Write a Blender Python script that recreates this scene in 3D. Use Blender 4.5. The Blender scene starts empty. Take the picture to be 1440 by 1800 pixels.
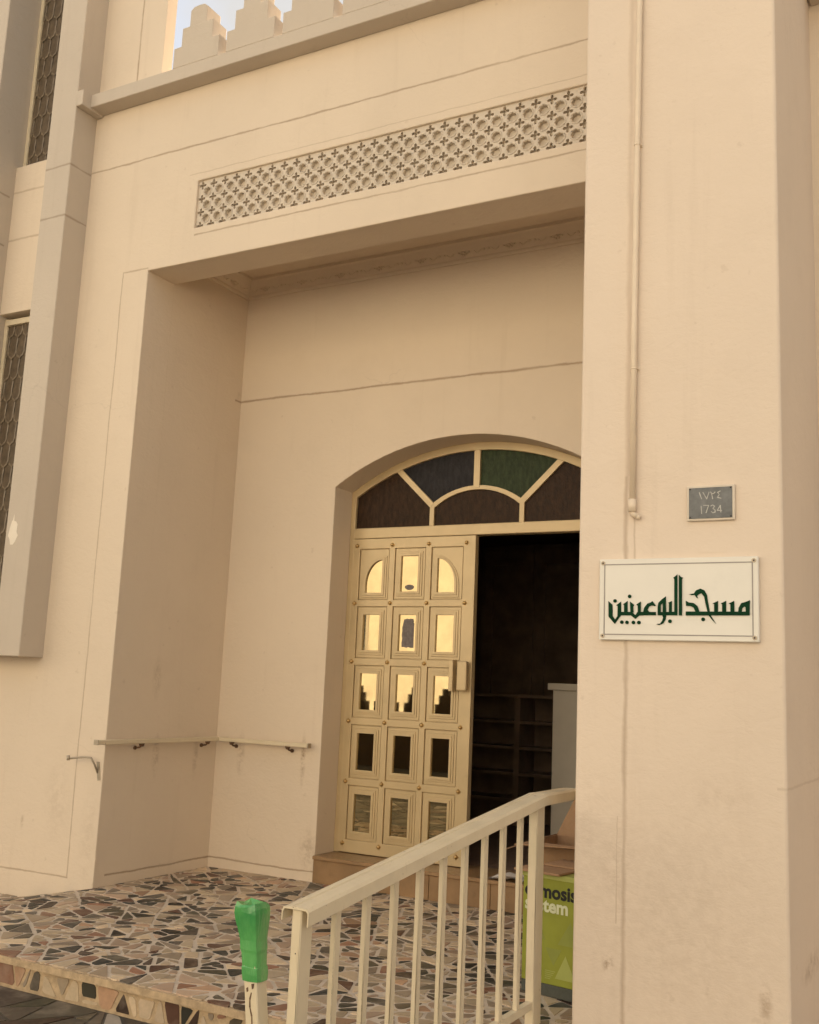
import bpy, bmesh, math, random
from mathutils import Vector, Matrix
from mathutils.geometry import tessellate_polygon
C = bpy.context.scene
COL = C.collection
EYE = 1.424          # height of the camera over the street paving; all z below are written relative to the eye
GZ = -1.424          # street level
random.seed(7)

# ------------------------------------------------------------------ camera
cam_d = bpy.data.cameras.new('camera'); cam = bpy.data.objects.new('camera', cam_d); COL.objects.link(cam)
yaw, pitch, roll, fpx = math.radians(29.130), math.radians(9.629), math.radians(2.513), 1838.93
w = Vector((-math.sin(yaw)*math.cos(pitch), math.cos(yaw)*math.cos(pitch), math.sin(pitch)))
r0 = Vector((math.cos(yaw), math.sin(yaw), 0)); u0 = r0.cross(w)
r_ = math.cos(roll)*r0 + math.sin(roll)*u0; u_ = -math.sin(roll)*r0 + math.cos(roll)*u0
cam.matrix_world = Matrix.Translation((0, 0, EYE)) @ Matrix((r_, u_, -w)).transposed().to_4x4()
cam_d.sensor_fit = 'VERTICAL'; cam_d.sensor_height = 24; cam_d.lens = fpx/1800*24
cam_d.clip_start = 0.05; cam_d.clip_end = 500
C.camera = cam

# ------------------------------------------------------------------ sky, sun, exposure
SUN_EL, SUN_AZ = math.radians(46), 0.0
wd = bpy.data.worlds.new("World"); C.world = wd; wd.use_nodes = True
nt = wd.node_tree; nt.nodes.clear()
sky = nt.nodes.new('ShaderNodeTexSky'); sky.sky_type = 'NISHITA'; sky.sun_disc = False
sky.sun_elevation = SUN_EL; sky.sun_rotation = SUN_AZ; sky.dust_density = 1.0; sky.air_density = 1.0
tc = nt.nodes.new('ShaderNodeTexCoord')
ns = nt.nodes.new('ShaderNodeTexNoise'); ns.inputs['Scale'].default_value = 3.2; ns.inputs['Detail'].default_value = 6
nt.links.new(tc.outputs['Generated'], ns.inputs['Vector'])
rp = nt.nodes.new('ShaderNodeValToRGB'); rp.color_ramp.elements[0].position = .36; rp.color_ramp.elements[1].position = .50
rp.color_ramp.elements[0].color = (.62, .62, .62, 1); rp.color_ramp.elements[1].color = (.96, .96, .96, 1)
nt.links.new(ns.outputs['Fac'], rp.inputs['Fac'])
mx = nt.nodes.new('ShaderNodeMix'); mx.data_type = 'RGBA'
nt.links.new(rp.outputs['Color'], mx.inputs[0]); nt.links.new(sky.outputs['Color'], mx.inputs[6])
mx.inputs[7].default_value = (2.75, 2.65, 2.5, 1)      # thin high cloud
bg = nt.nodes.new('ShaderNodeBackground'); bg.inputs['Strength'].default_value = 0.10
nt.links.new(mx.outputs[2], bg.inputs['Color'])
wo = nt.nodes.new('ShaderNodeOutputWorld'); nt.links.new(bg.outputs[0], wo.inputs[0])
sd = bpy.data.lights.new('sun', 'SUN'); sd.energy = 5.0; sd.angle = math.radians(.5); sd.color = (1, .95, .87)
so = bpy.data.objects.new('sun', sd); COL.objects.link(so)
so.rotation_euler = (-(math.pi/2-SUN_EL), 0, -SUN_AZ)
C.view_settings.view_transform = 'Standard'; C.view_settings.look = 'None'
C.view_settings.gamma = 1; C.view_settings.exposure = 1.50
C.render.engine = 'CYCLES'
C.cycles.max_bounces = 10; C.cycles.diffuse_bounces = 6

# ------------------------------------------------------------------ materials
def srgb(r, g, b):
    f = lambda c: (c/255/12.92) if c/255 <= .04045 else ((c/255+.055)/1.055)**2.4
    return (f(r), f(g), f(b), 1)
class N:
    def __init__(s, name):
        s.m = bpy.data.materials.new(name); s.m.use_nodes = True; s.t = s.m.node_tree
        s.b = s.t.nodes['Principled BSDF']; s._tc = None
    def n(s, t, **k):
        x = s.t.nodes.new(t)
        for a, v in k.items(): setattr(x, a, v)
        return x
    def l(s, a, b): s.t.links.new(a, b)
    def pos(s):
        if not s._tc: s._tc = s.n('ShaderNodeNewGeometry').outputs['Position']
        return s._tc
    def mp(s, sc=(1, 1, 1)):
        m = s.n('ShaderNodeMapping'); m.inputs['Scale'].default_value = sc; s.l(s.pos(), m.inputs['Vector']); return m.outputs[0]
    def noise(s, scale, detail=4, rough=.55, sc=(1, 1, 1), dist=0):
        x = s.n('ShaderNodeTexNoise'); x.inputs['Scale'].default_value = scale; x.inputs['Detail'].default_value = detail
        x.inputs['Roughness'].default_value = rough; x.inputs['Distortion'].default_value = dist
        s.l(s.mp(sc), x.inputs['Vector']); return x.outputs['Fac']
    def ramp(s, f, stops):
        x = s.n('ShaderNodeValToRGB'); cr = x.color_ramp
        while len(cr.elements) < len(stops): cr.elements.new(.5)
        for e, (p, c) in zip(cr.elements, stops):
            e.position = p; e.color = c if len(c) == 4 else (*c, 1)
        s.l(f, x.inputs[0]); return x.outputs[0]
    def fr(s, f, a, b, lo=0., hi=1.):
        x = s.n('ShaderNodeMapRange'); x.inputs[1].default_value = a; x.inputs[2].default_value = b
        x.inputs[3].default_value = lo; x.inputs[4].default_value = hi; s.l(f, x.inputs[0]); return x.outputs[0]
    def mix(s, f, a, b, mode='MIX'):
        x = s.n('ShaderNodeMix', data_type='RGBA', blend_type=mode)
        for i, v in ((0, f), (6, a), (7, b)):
            if isinstance(v, (tuple, list)): x.inputs[i].default_value = v if len(v) == 4 else (*v, 1)
            elif isinstance(v, (int, float)): x.inputs[i].default_value = v
            else: s.l(v, x.inputs[i])
        return x.outputs[2]
    def math(s, op, a, b=None, c=None):
        x = s.n('ShaderNodeMath', operation=op)
        for i, v in enumerate((a, b, c)):
            if v is None: continue
            if isinstance(v, (int, float)): x.inputs[i].default_value = v
            else: s.l(v, x.inputs[i])
        return x.outputs[0]
    def bump(s, h, st=.3, d=.01, prev=None):
        x = s.n('ShaderNodeBump'); x.inputs['Strength'].default_value = st; x.inputs['Distance'].default_value = d
        s.l(h, x.inputs['Height'])
        if prev is not None: s.l(prev, x.inputs['Normal'])
        return x.outputs[0]
    def set(s, col=None, rough=None, metal=None, nrm=None, spec=None):
        for k, v in (('Base Color', col), ('Roughness', rough), ('Metallic', metal), ('Normal', nrm), ('Specular IOR Level', spec)):
            if v is None: continue
            if isinstance(v, (tuple, list)): s.b.inputs[k].default_value = v if len(v) == 4 else (*v, 1)
            elif isinstance(v, (int, float)): s.b.inputs[k].default_value = v
            else: s.l(v, s.b.inputs[k])
        return s.m

# plaster, with the scored joint lines of the wall it covers.  groove: (axis, value, halfwidth, (x0,x1),(y0,y1),(z0,z1), strength)
def plaster(name, base, grooves=(), spots=(), dirt=.5):
    m = N(name)
    big = m.noise(.55, 3, .5, (1, 1, .6)); mid = m.noise(3.1, 5, .6); fine = m.noise(38, 4, .6)
    c = m.mix(m.fr(big, .3, .7), tuple(v*.93 for v in base), tuple(min(1, v*1.05) for v in base))
    c = m.mix(m.fr(mid, .52, .75, 0, .30*dirt), c, tuple(v*q for v, q in zip(base, (.80, .78, .76))))
    streak = m.noise(2.2, 6, .65, (5.5, 5.5, .35))
    c = m.mix(m.fr(streak, .57, .80, 0, .42*dirt), c, tuple(v*q for v, q in zip(base, (.70, .66, .62))))
    sp = m.noise(15, 3, .5)
    c = m.mix(m.fr(sp, .71, .75, 0, .35*dirt), c, tuple(v*q for v, q in zip(base, (.55, .48, .42))))
    sx = m.n('ShaderNodeSeparateXYZ'); m.l(m.pos(), sx.inputs[0])
    ax = dict(x=sx.outputs[0], y=sx.outputs[1], z=sx.outputs[2])
    wob = m.math('MULTIPLY', m.math('SUBTRACT', m.noise(2.5, 5, .7), .5), .028)
    wv = m.noise(9, 3, .6)
    tot = None
    for (a, v, hw, xr, yr, zr, st) in grooves:
        off = EYE if a == 'z' else 0
        k = m.math('ABSOLUTE', m.math('SUBTRACT', m.math('ADD', ax[a], wob), v+off))
        k = m.fr(m.math('DIVIDE', k, m.math('MULTIPLY', m.fr(wv, .3, .7, .7, 1.35), hw*1.9)), .15, 1, 1, 0)
        for q, rg in (('x', xr), ('y', yr), ('z', zr)):
            if q == a or rg is None: continue
            o2 = EYE if q == 'z' else 0
            k = m.math('MULTIPLY', k, m.math('COMPARE', ax[q], (rg[0]+rg[1])/2+o2, (rg[1]-rg[0])/2))
        k = m.math('MULTIPLY', k, m.fr(m.noise(1.7, 3, .6), .25, .5, st*.55, st))
        tot = k if tot is None else m.math('MAXIMUM', tot, k)
    for (x, y, z, rx, ry, rz, st) in spots:     # rubbed or stained places
        v = m.n('ShaderNodeVectorMath', operation='SUBTRACT'); m.l(m.pos(), v.inputs[0]); v.inputs[1].default_value = (x, y, z+EYE)
        v2 = m.n('ShaderNodeVectorMath', operation='DIVIDE'); m.l(v.outputs[0], v2.inputs[0]); v2.inputs[1].default_value = (rx, ry, rz)
        v3 = m.n('ShaderNodeVectorMath', operation='LENGTH'); m.l(v2.outputs[0], v3.inputs[0])
        k = m.fr(v3.outputs['Value'], 1, .25, 0, st)
        k = m.math('MULTIPLY', k, m.fr(m.noise(22, 5, .7), .40, .6))
        tot = k if tot is None else m.math('MAXIMUM', tot, k)
    if tot is not None:
        c = m.mix(tot, c, tuple(v*q for v, q in zip(base, (.50, .43, .37))))
    vo = m.n('ShaderNodeTexVoronoi', feature='DISTANCE_TO_EDGE'); vo.inputs['Scale'].default_value = .9
    dn = m.n('ShaderNodeTexNoise'); dn.inputs['Scale'].default_value = 3.5; dn.inputs['Detail'].default_value = 6; m.l(m.pos(), dn.inputs['Vector'])
    va = m.n('ShaderNodeVectorMath', operation='MULTIPLY_ADD'); m.l(dn.outputs['Color'], va.inputs[0]); va.inputs[1].default_value = (.35, .35, .35); m.l(m.pos(), va.inputs[2]); m.l(va.outputs[0], vo.inputs['Vector'])
    ck = m.math('MULTIPLY', m.fr(vo.outputs['Distance'], .0005, .0035, 1, 0), m.fr(m.noise(.8, 2, .5), .54, .62, 0, .30*dirt if dirt >= .5 and name != 'plaster_pier' else 0))
    c = m.mix(ck, c, tuple(v*.5 for v in base))
    trow = m.noise(7, 5, .7, (1, 1, 1.8), .6)
    h = m.math('ADD', m.math('ADD', m.math('MULTIPLY', mid, .8), m.math('MULTIPLY', trow, .7)), m.math('MULTIPLY', fine, .35))
    if tot is not None: h = m.math('SUBTRACT', h, m.math('MULTIPLY', tot, .5))
    return m.set(c, .85, nrm=m.bump(h, .5, .010), spec=.25)

WALL = (.70, .59, .462)
TRIM = (.55, .475, .388)
big = (-50, 50)
G_ = [
 ('z', 3.556, .005, (-5.52, -1.4), (4.9, 5.05), None, .75),
 ('x', -5.11, .0035, None, (4.9, 5.05), (-1.25, 2.735), .60),
 ('z', 2.735, .004, (-5.11, -4.88), (4.9, 5.05), None, .6),
 ('z', 2.905, .0045, (-4.5, -1.4), (4.9, 5.05), None, .65),
 ('z', 3.345, .0025, (-4.58, -1.4), (4.9, 5.05), None, .35),
 ('z', -1.25, .004, (-9, -5.1), (4.9, 5.05), None, .65),
 ('x', -5.149, .005, None, (4.9, 5.05), (4.1, 9), .8),
 ('z', -1.222, .0045, (-5.0, -3.95), (5.07, 6.2), None, .8),
 ('x', -4.00, .004, None, (6.0, 6.09), (-1.3, -1.15), .2),
 ('z', 2.09, .006, (-4.9, -1.4), (6.0, 6.2), None, .85),
]
S_ = [(-4.88, 5.45, -.50, .05, .04, .16, .55), (-4.88, 5.85, -.52, .05, .035, .18, .5), (-4.66, 6.07, -.50, .04, .05, .18, .5),
      (-4.13, 6.07, -.50, .025, .05, .2, .8), (-4.05, 6.07, -1.08, .09, .05, .16, .45), (-4.88, 5.4, 0.0, .05, .05, .16, .35),
      (-5.55, 4.98, -.95, .02, .05, .05, .5), (-5.25, 4.98, -.8, .15, .05, .3, .15), (-4.95, 4.98, -1.0, .10, .05, .4, .15)]
M = {}
M['wall'] = plaster('plaster_cream', WALL, G_, S_)
M['pier'] = plaster('plaster_pier', (.71, .60, .488), [
 ('x', -1.268, .0085, None, (4.0, 4.2), (.9, 9), .30), ('x', -1.272, .0065, None, (4.0, 4.2), (-1.5, .9), .52),
 ('x', -1.235, .003, None, (4.0, 4.2), (.55, .8), .4), ('z', -.30, .004, (-.7, -.6), (4.1, 5.1), None, .25),
 ('x', -1.30, .0022, None, (4.0, 4.2), (-.85, -.45), .4)],
 [(-1.33, 4.1, -1.0, .03, .05, .05, .8), (-1.05, 4.1, -.8, .5, .05, .6, .12), (-1.4, 4.1, -.5, .1, .05, .3, .12), (-.66, 4.6, -1.0, .05, .3, .06, .6),
  (-.9, 4.1, -.35, .2, .05, .1, .12), (-1.3, 4.1, -.66, .12, .05, .25, .2), (-.75, 4.1, -1.05, .03, .05, .10, .6)], .45)
M['trim'] = plaster('plaster_trim', TRIM, [
 ('z', 3.54, .006, (-9, -5.5), (4.7, 4.975), None, .6), ('z', 3.154, .006, (-9, -5.5), (4.7, 4.975), None, .6)])
M['spandrel'] = plaster('plaster_spandrel', WALL, [
 ('z', 3.585, .006, None, None, None, .5), ('z', 3.2, .006, None, None, None, .5)])
M['screen'] = plaster('plaster_screen', (.62, .54, .44), (), (), .5)
def simple(name, col, rough=.5, metal=0., var=.12, sc=6, bump=0., spec=None, dirt=None):
    m = N(name); n1 = m.noise(sc, 5, .6)
    c = m.mix(m.fr(n1, .3, .7), tuple(v*(1-var) for v in col), tuple(min(1, v*(1+var)) for v in col))
    if dirt:
        c = m.mix(m.fr(m.noise(sc*2.3, 6, .7), .56, .72, 0, dirt), c, tuple(v*.45 for v in col))
    n2 = m.noise(sc*9, 3, .6)
    return m.set(c, m.fr(n2, .3, .7, max(.012, rough*.8), rough*1.2), metal, m.bump(n2, bump, .003) if bump else None, spec)
def chipped():
    m = N('cream_gloss_paint'); a = m.noise(5, 4, .6); ch = m.noise(34, 5, .65, (1, 1, .6)); sc = m.noise(90, 3, .6, (1, 1, .12))
    c = m.mix(m.fr(a, .3, .7), (.62, .53, .37), (.70, .60, .43))
    c = m.mix(m.fr(a, .55, .7, 0, .35), c, (.50, .41, .28))
    c = m.mix(m.fr(sc, .60, .75, 0, .3), c, (.42, .34, .24))
    c = m.mix(m.fr(ch, .695, .715, 0, .85), c, (.15, .085, .045))
    return m.set(c, m.fr(a, .3, .7, .34, .55), nrm=m.bump(ch, .15, .003))
M['paint'] = chipped()
M['doorpaint'] = simple('gold_cream_paint', (.54, .415, .235), .35, metal=.15, var=.07, sc=4, bump=.1, dirt=.15)
M['stud'] = simple('brass', (.50, .34, .15), .3, metal=.85, var=.15, sc=30)
M['mirror'] = simple('bronze_mirror_glass', (.42, .315, .155), .02, metal=1., var=.03, sc=3)
def mirror():
    m = N('bronze_mirror_glass'); a = m.noise(14, 2, .5); d_ = m.noise(7, 5, .7)
    c = m.mix(m.fr(d_, .35, .7), (.42, .335, .19), (.34, .27, .155))
    return m.set(c, m.fr(d_, .4, .75, .008, .04), 1., m.bump(a, .003, .003))
M['mirror'] = mirror()
M['fan_b'] = None
def fan(name, col):
    m = N(name); h = m.noise(60, 4, .6, (1.6, 1, .55)); v = m.noise(25, 3, .6, (1.6, 1, .5))
    c = m.mix(m.fr(v, .35, .65), tuple(q*.7 for q in col), tuple(q*1.35 for q in col))
    return m.set(c, .13, nrm=m.bump(h, .7, .008), spec=.10)
M['fan_brown'] = fan('brown_textured_glass', (.034, .017, .008)); M['fan_blue'] = fan('blue_textured_glass', (.021, .019, .021))
M['fan_green'] = fan('green_textured_glass', (.030, .043, .018))
M['fan_b'] = M['fan_brown']
M['scale'] = simple('brown_scale_glass', (.115, .085, .055), .35, var=.3, sc=14)
M['scaledge'] = simple('brown_scale_edge', (.20, .155, .105), .4, var=.2, sc=14)
M['marble'] = simple('brown_marble', (.27, .165, .082), .35, var=.22, sc=5, dirt=.3)
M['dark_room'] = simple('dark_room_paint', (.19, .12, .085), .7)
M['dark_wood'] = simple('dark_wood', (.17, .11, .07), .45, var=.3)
M['white'] = simple('white_laminate', (.70, .63, .52), .45, var=.04)
M['steel'] = simple('dull_steel', (.42, .36, .28), .45, metal=.7, var=.2, sc=25)
M['rust'] = simple('rusty_iron', (.12, .065, .035), .75, var=.4, sc=40)
M['darkscrew'] = simple('dark_screw', (.06, .05, .045), .5, metal=.5)
M['card'] = simple('brown_cardboard', (.33, .20, .11), .85, var=.12, sc=8, bump=.1)
M['cardin'] = simple('cardboard_inside', (.20, .115, .06), .9)
M['lime'] = simple('lime_print', (.27, .295, .045), .6, var=.12, spec=.2, sc=5)
M['limedk'] = simple('dark_lime_print', (.235, .265, .042), .55); M['limelt'] = simple('pale_lime_print', (.33, .36, .09), .55)
M['black'] = simple('black_print', (.03, .03, .028), .6, spec=.1); M['pale'] = simple('pale_print', (.58, .60, .40), .6)
M['sticker'] = simple('faded_sticker', (.16, .135, .125), .7, var=.3, sc=60)
M['basegray'] = simple('grey_print', (.07, .075, .06), .7)
M['board'] = simple('sign_board_white', (.72, .69, .62), .35, var=.03, sc=4, dirt=.06)
M['groove'] = simple('sign_line_grey', (.30, .27, .25), .5)
M['green_ink'] = simple('dark_green_letter', (.004, .036, .014), .6, var=.2, spec=.08)
M['plaque'] = simple('slate_plaque', (.15, .155, .155), .6, var=.25, sc=30, dirt=.35); M['plaque_rim'] = simple('pale_plaque_rim', (.62, .54, .44), .5)
M['digit'] = simple('worn_white_digit', (.44, .43, .40), .7, var=.35, sc=60)
M['pipe'] = simple('cream_pipe', (.72, .60, .46), .45, var=.05, dirt=.1)
M['sky_patch'] = simple('white_filler', (.78, .70, .58), .8, var=.05)
M['plastic'] = simple('clear_wrap', (.62, .58, .54), .2)
M['farwall'] = plaster('sunlit_plaster', (.80, .70, .54), (), (), .6)
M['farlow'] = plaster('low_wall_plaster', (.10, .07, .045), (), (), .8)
M['neighbour'] = plaster('brown_plaster', (.46, .39, .31), (), (), .7)
M['glassdark'] = simple('dark_window_glass', (.03, .035, .04), .08)
def tape():
    m = N('green_adhesive_tape'); a = m.noise(9, 5, .6, (1, 1, .5)); b = m.noise(30, 4, .6, (1, 1, .35))
    w_ = m.noise(16, 4, .7, (1, 1, .25), 1.2)
    c = m.mix(m.fr(a, .35, .65), (.035, .24, .06), (.13, .42, .12)); c = m.mix(m.fr(w_, .60, .72, 0, .5), c, (.28, .58, .25))
    m.b.inputs['Coat Weight'].default_value = .5; m.b.inputs['Coat Roughness'].default_value = .15
    return m.set(c, .28, nrm=m.bump(b, .6, .005, m.bump(w_, .6, .010)))
M['tape'] = tape()
def stones(name, jit):
    m = N(name); at = m.n('ShaderNodeAttribute', attribute_name='Col')
    a = m.noise(28, 6, .7); b = m.noise(6, 4, .6)
    c = m.mix(m.fr(a, .3, .7), m.mix(1., at.outputs['Color'], (.86, .86, .86), 'MULTIPLY'), m.mix(1., at.outputs['Color'], (1.16, 1.15, 1.14), 'MULTIPLY'))
    c = m.mix(m.fr(b, .50, .75, 0, .35), c, (.52, .43, .34))       # dust trodden over the stones
    return m.set(c, m.fr(a, .3, .7, .40, .62), nrm=m.bump(a, .2, .003), spec=.4)
M['stones'] = stones('crazy_paving_stone', 1)
M['grout'] = simple('beige_grout', (.58, .49, .39), .85, var=.15, sc=12, bump=.3, dirt=.25)
M['nosing'] = simple('worn_nosing', (.46, .34, .21), .8, var=.25, sc=25, bump=.5, dirt=.4)
M['asphalt'] = simple('dark_grout', (.10, .085, .065), .9, var=.2, sc=15, bump=.3)

# ------------------------------------------------------------------ mesh helpers (coordinates relative to the eye, z up)
class B:
    def __init__(s): s.bm = bmesh.new(); s.col = None
    def face(s, pts, mi=0, smooth=False):
        f = s.bm.faces.new([s.bm.verts.new(p) for p in pts]); f.material_index = mi; f.smooth = smooth; return f
    def box(s, x0, x1, y0, y1, z0, z1, bev=0, mi=0, rot=None, seg=1):
        t = bmesh.new()
        vs = [t.verts.new((x, y, z)) for x in (x0, x1) for y in (y0, y1) for z in (z0, z1)]
        for q in ((0, 1, 3, 2), (4, 6, 7, 5), (0, 4, 5, 1), (2, 3, 7, 6), (0, 2, 6, 4), (1, 5, 7, 3)): t.faces.new([vs[i] for i in q])
        bmesh.ops.recalc_face_normals(t, faces=t.faces)
        if bev: bmesh.ops.bevel(t, geom=t.edges[:], offset=bev, segments=seg, profile=.5, affect='EDGES')
        if rot:   # (angle about z, pivot x, y)
            a, px, py = rot; bmesh.ops.rotate(t, cent=(px, py, 0), matrix=Matrix.Rotation(a, 3, 'Z'), verts=t.verts)
        s.join(t, mi); return s
    def join(s, t, mi=0, smooth=None):
        mp = {v: s.bm.verts.new(v.co) for v in t.verts}
        for f in t.faces:
            try: g = s.bm.faces.new([mp[v] for v in f.verts])
            except ValueError: continue
            g.material_index = mi; g.smooth = f.smooth if smooth is None else smooth
        t.free(); return s
    def prism(s, pts, d, mi=0, flip=False):
        """closed planar polygon (3-D points) swept by vector d"""
        d = Vector(d); pts = [Vector(p) for p in pts]; n = len(pts)
        a = [s.bm.verts.new(p) for p in pts]; b = [s.bm.verts.new(p+d) for p in pts]
        fs = []
        for tri in tessellate_polygon([pts]):
            fs.append(s.bm.faces.new([a[i] for i in tri])); fs.append(s.bm.faces.new([b[i] for i in reversed(tri)]))
        for i in range(n):
            j = (i+1) % n; fs.append(s.bm.faces.new([a[i], a[j], b[j], b[i]]))
        for f in fs: f.material_index = mi
        return s
    def tube(s, path, r, n=10, mi=0, caps=True):
        path = [Vector(p) for p in path]; rings = []
        rr = r if isinstance(r, (list, tuple)) else [r]*len(path)
        for i, p in enumerate(path):
            t = (path[min(i+1, len(path)-1)] - path[max(i-1, 0)]).normalized()
            a = t.orthogonal().normalized() if abs(t.z) > .9 else t.cross(Vector((0, 0, 1))).normalized()
            b = t.cross(a)
            rings.append([s.bm.verts.new(p + rr[i]*(math.cos(2*math.pi*k/n)*a + math.sin(2*math.pi*k/n)*b)) for k in range(n)])
        for q, p in zip(rings, rings[1:]):
            for k in range(n):
                f = s.bm.faces.new([q[k], q[(k+1) % n], p[(k+1) % n], p[k]]); f.smooth = True; f.material_index = mi
        if caps:
            for rg in (rings[0], rings[-1]):
                f = s.bm.faces.new(rg); f.material_index = mi
        return s
    def ball(s, c, r, sc=(1, 1, 1), mi=0, sub=2):
        t = bmesh.new(); bmesh.ops.create_icosphere(t, subdivisions=sub, radius=r)
        for v in t.verts: v.co = Vector(c) + Vector((v.co.x*sc[0], v.co.y*sc[1], v.co.z*sc[2]))
        return s.join(t, mi, True)
    def curve_plate(s, outline, holes, y0, y1, bev=.0, mi=0, res=2):
        """outline and holes in the x-z plane, filled, thick from y0 to y1"""
        cu = bpy.data.curves.new('tmp', 'CURVE'); cu.dimensions = '2D'; cu.fill_mode = 'BOTH'
        for poly in [outline]+list(holes):
            sp = cu.splines.new('POLY'); sp.points.add(len(poly)-1); sp.use_cyclic_u = True
            for p, q in zip(sp.points, poly): p.co = (q[0], q[1], 0, 1)
        cu.extrude = (y1-y0)/2 - bev; cu.bevel_depth = bev; cu.bevel_resolution = res; cu.offset = -bev
        o = bpy.data.objects.new('tmp', cu); COL.objects.link(o)
        dg = bpy.context.evaluated_depsgraph_get(); me = o.evaluated_get(dg).to_mesh()
        t = bmesh.new(); t.from_mesh(me); o.evaluated_get(dg).to_mesh_clear()
        bpy.data.objects.remove(o); bpy.data.curves.remove(cu)
        for v in t.verts: v.co = Vector((v.co.x, (y0+y1)/2 - v.co.z, v.co.y))
        bmesh.ops.recalc_face_normals(t, faces=t.faces)
        return s.join(t, mi, False)
def setp(o, label=None, cat=None, group=None, kind=None):
    for k, v in (('label', label), ('category', cat), ('group', group), ('kind', kind)):
        if v: o[k] = v
    return o
def thing(name, base, label, cat, group=None):
    o = bpy.data.objects.new(name, None); COL.objects.link(o); o.location = (base[0], base[1], base[2]+EYE); o.empty_display_size = .1
    return setp(o, label, cat, group)
def rootloc(p):
    while p.parent: p = p.parent
    return Vector(p.location)
def obj(name, b, mats, parent=None, base=None, label=None, cat=None, group=None, kind=None):
    bm = b.bm
    bmesh.ops.recalc_face_normals(bm, faces=bm.faces) if not getattr(b, 'keep', False) else None
    off = rootloc(parent) if parent else (Vector((base[0], base[1], base[2]+EYE)) if base else Vector((0, 0, 0)))
    for v in bm.verts: v.co = v.co + Vector((0, 0, EYE)) - off
    me = bpy.data.meshes.new(name); bm.to_mesh(me); bm.free()
    for m in (mats if isinstance(mats, (list, tuple)) else [mats]): me.materials.append(M[m])
    o = bpy.data.objects.new(name, me); COL.objects.link(o)
    if parent: o.parent = parent
    else: o.location = off
    return setp(o, label, cat, group, kind)
LET= [[(-1.336, 0.386), (-1.32, 0.372), (-1.318, 0.326), (-1.308, 0.312), (-1.298, 0.326), (-1.298, 0.367), (-1.304, 0.369), (-1.284, 0.384), (-1.283, 0.33), (-1.309, 0.295), (-1.335, 0.324)], [(-1.283, 0.343), (-1.239, 0.343), (-1.225, 0.33), (-1.216, 0.343), (-1.143, 0.343), (-1.142, 0.33), (-1.209, 0.329), (-1.225, 0.315), (-1.243, 0.329), (-1.283, 0.329)], [(-1.276, 0.373), (-1.257, 0.386), (-1.257, 0.343), (-1.271, 0.343), (-1.271, 0.371)], [(-1.247, 0.384), (-1.23, 0.371), (-1.234, 0.364), (-1.232, 0.34), (-1.245, 0.343)], [(-1.221, 0.372), (-1.203, 0.384), (-1.203, 0.343), (-1.215, 0.338), (-1.215, 0.367)], [(-1.193, 0.343), (-1.189, 0.36), (-1.176, 0.376), (-1.161, 0.381), (-1.157, 0.386), (-1.143, 0.368), (-1.147, 0.366), (-1.159, 0.369), (-1.17, 0.364), (-1.176, 0.352), (-1.169, 0.343)], [(-1.135, 0.33), (-1.135, 0.36), (-1.132, 0.379), (-1.119, 0.392), (-1.103, 0.404), (-1.102, 0.33), (-1.115, 0.33), (-1.115, 0.378), (-1.123, 0.371), (-1.123, 0.33)], [(-1.117, 0.33), (-1.102, 0.33), (-1.104, 0.314), (-1.114, 0.298), (-1.13, 0.292), (-1.141, 0.295), (-1.125, 0.298), (-1.118, 0.308), (-1.114, 0.321)], [(-1.135, 0.343), (-1.059, 0.344), (-1.059, 0.33), (-1.135, 0.33)], [(-1.094, 0.379), (-1.08, 0.386), (-1.08, 0.343), (-1.091, 0.343), (-1.091, 0.376)], [(-1.074, 0.477), (-1.058, 0.49), (-1.058, 0.33), (-1.07, 0.33), (-1.07, 0.472)], [(-1.052, 0.489), (-1.044, 0.48), (-1.037, 0.478), (-1.04, 0.47), (-1.04, 0.33), (-1.052, 0.33)], [(-1.025, 0.387), (-1.013, 0.38), (-0.995, 0.378), (-0.98, 0.366), (-0.973, 0.344), (-0.988, 0.344), (-0.995, 0.36), (-1.007, 0.366), (-1.024, 0.367)], [(-1.025, 0.345), (-0.785, 0.345), (-0.785, 0.331), (-1.025, 0.33)], [(-1.013, 0.412), (-0.994, 0.415), (-0.986, 0.427), (-0.969, 0.434), (-0.954, 0.427), (-0.944, 0.409), (-0.94, 0.381), (-0.934, 0.345), (-0.929, 0.328), (-0.911, 0.299), (-0.923, 0.311), (-0.939, 0.331), (-0.944, 0.351), (-0.95, 0.377), (-0.955, 0.402), (-0.965, 0.416), (-0.975, 0.412), (-0.982, 0.405), (-0.978, 0.396), (-0.986, 0.4), (-0.991, 0.41), (-1.003, 0.408)], [(-0.923, 0.376), (-0.902, 0.386), (-0.903, 0.345), (-0.917, 0.345), (-0.917, 0.373)], [(-0.892, 0.376), (-0.872, 0.386), (-0.872, 0.345), (-0.887, 0.345), (-0.887, 0.373)], [(-0.862, 0.376), (-0.842, 0.386), (-0.841, 0.345), (-0.856, 0.345), (-0.856, 0.372)], [(-0.827, 0.345), (-0.825, 0.36), (-0.816, 0.377), (-0.799, 0.382), (-0.784, 0.388), (-0.785, 0.345), (-0.799, 0.345), (-0.8, 0.362), (-0.805, 0.364), (-0.812, 0.358), (-0.814, 0.345)]]
DOT= [(-1.309, 0.387), (-1.249, 0.405), (-1.28, 0.302), (-1.259, 0.301), (-1.233, 0.301), (-1.211, 0.301), (-1.087, 0.307), (-0.959, 0.315)]
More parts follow.
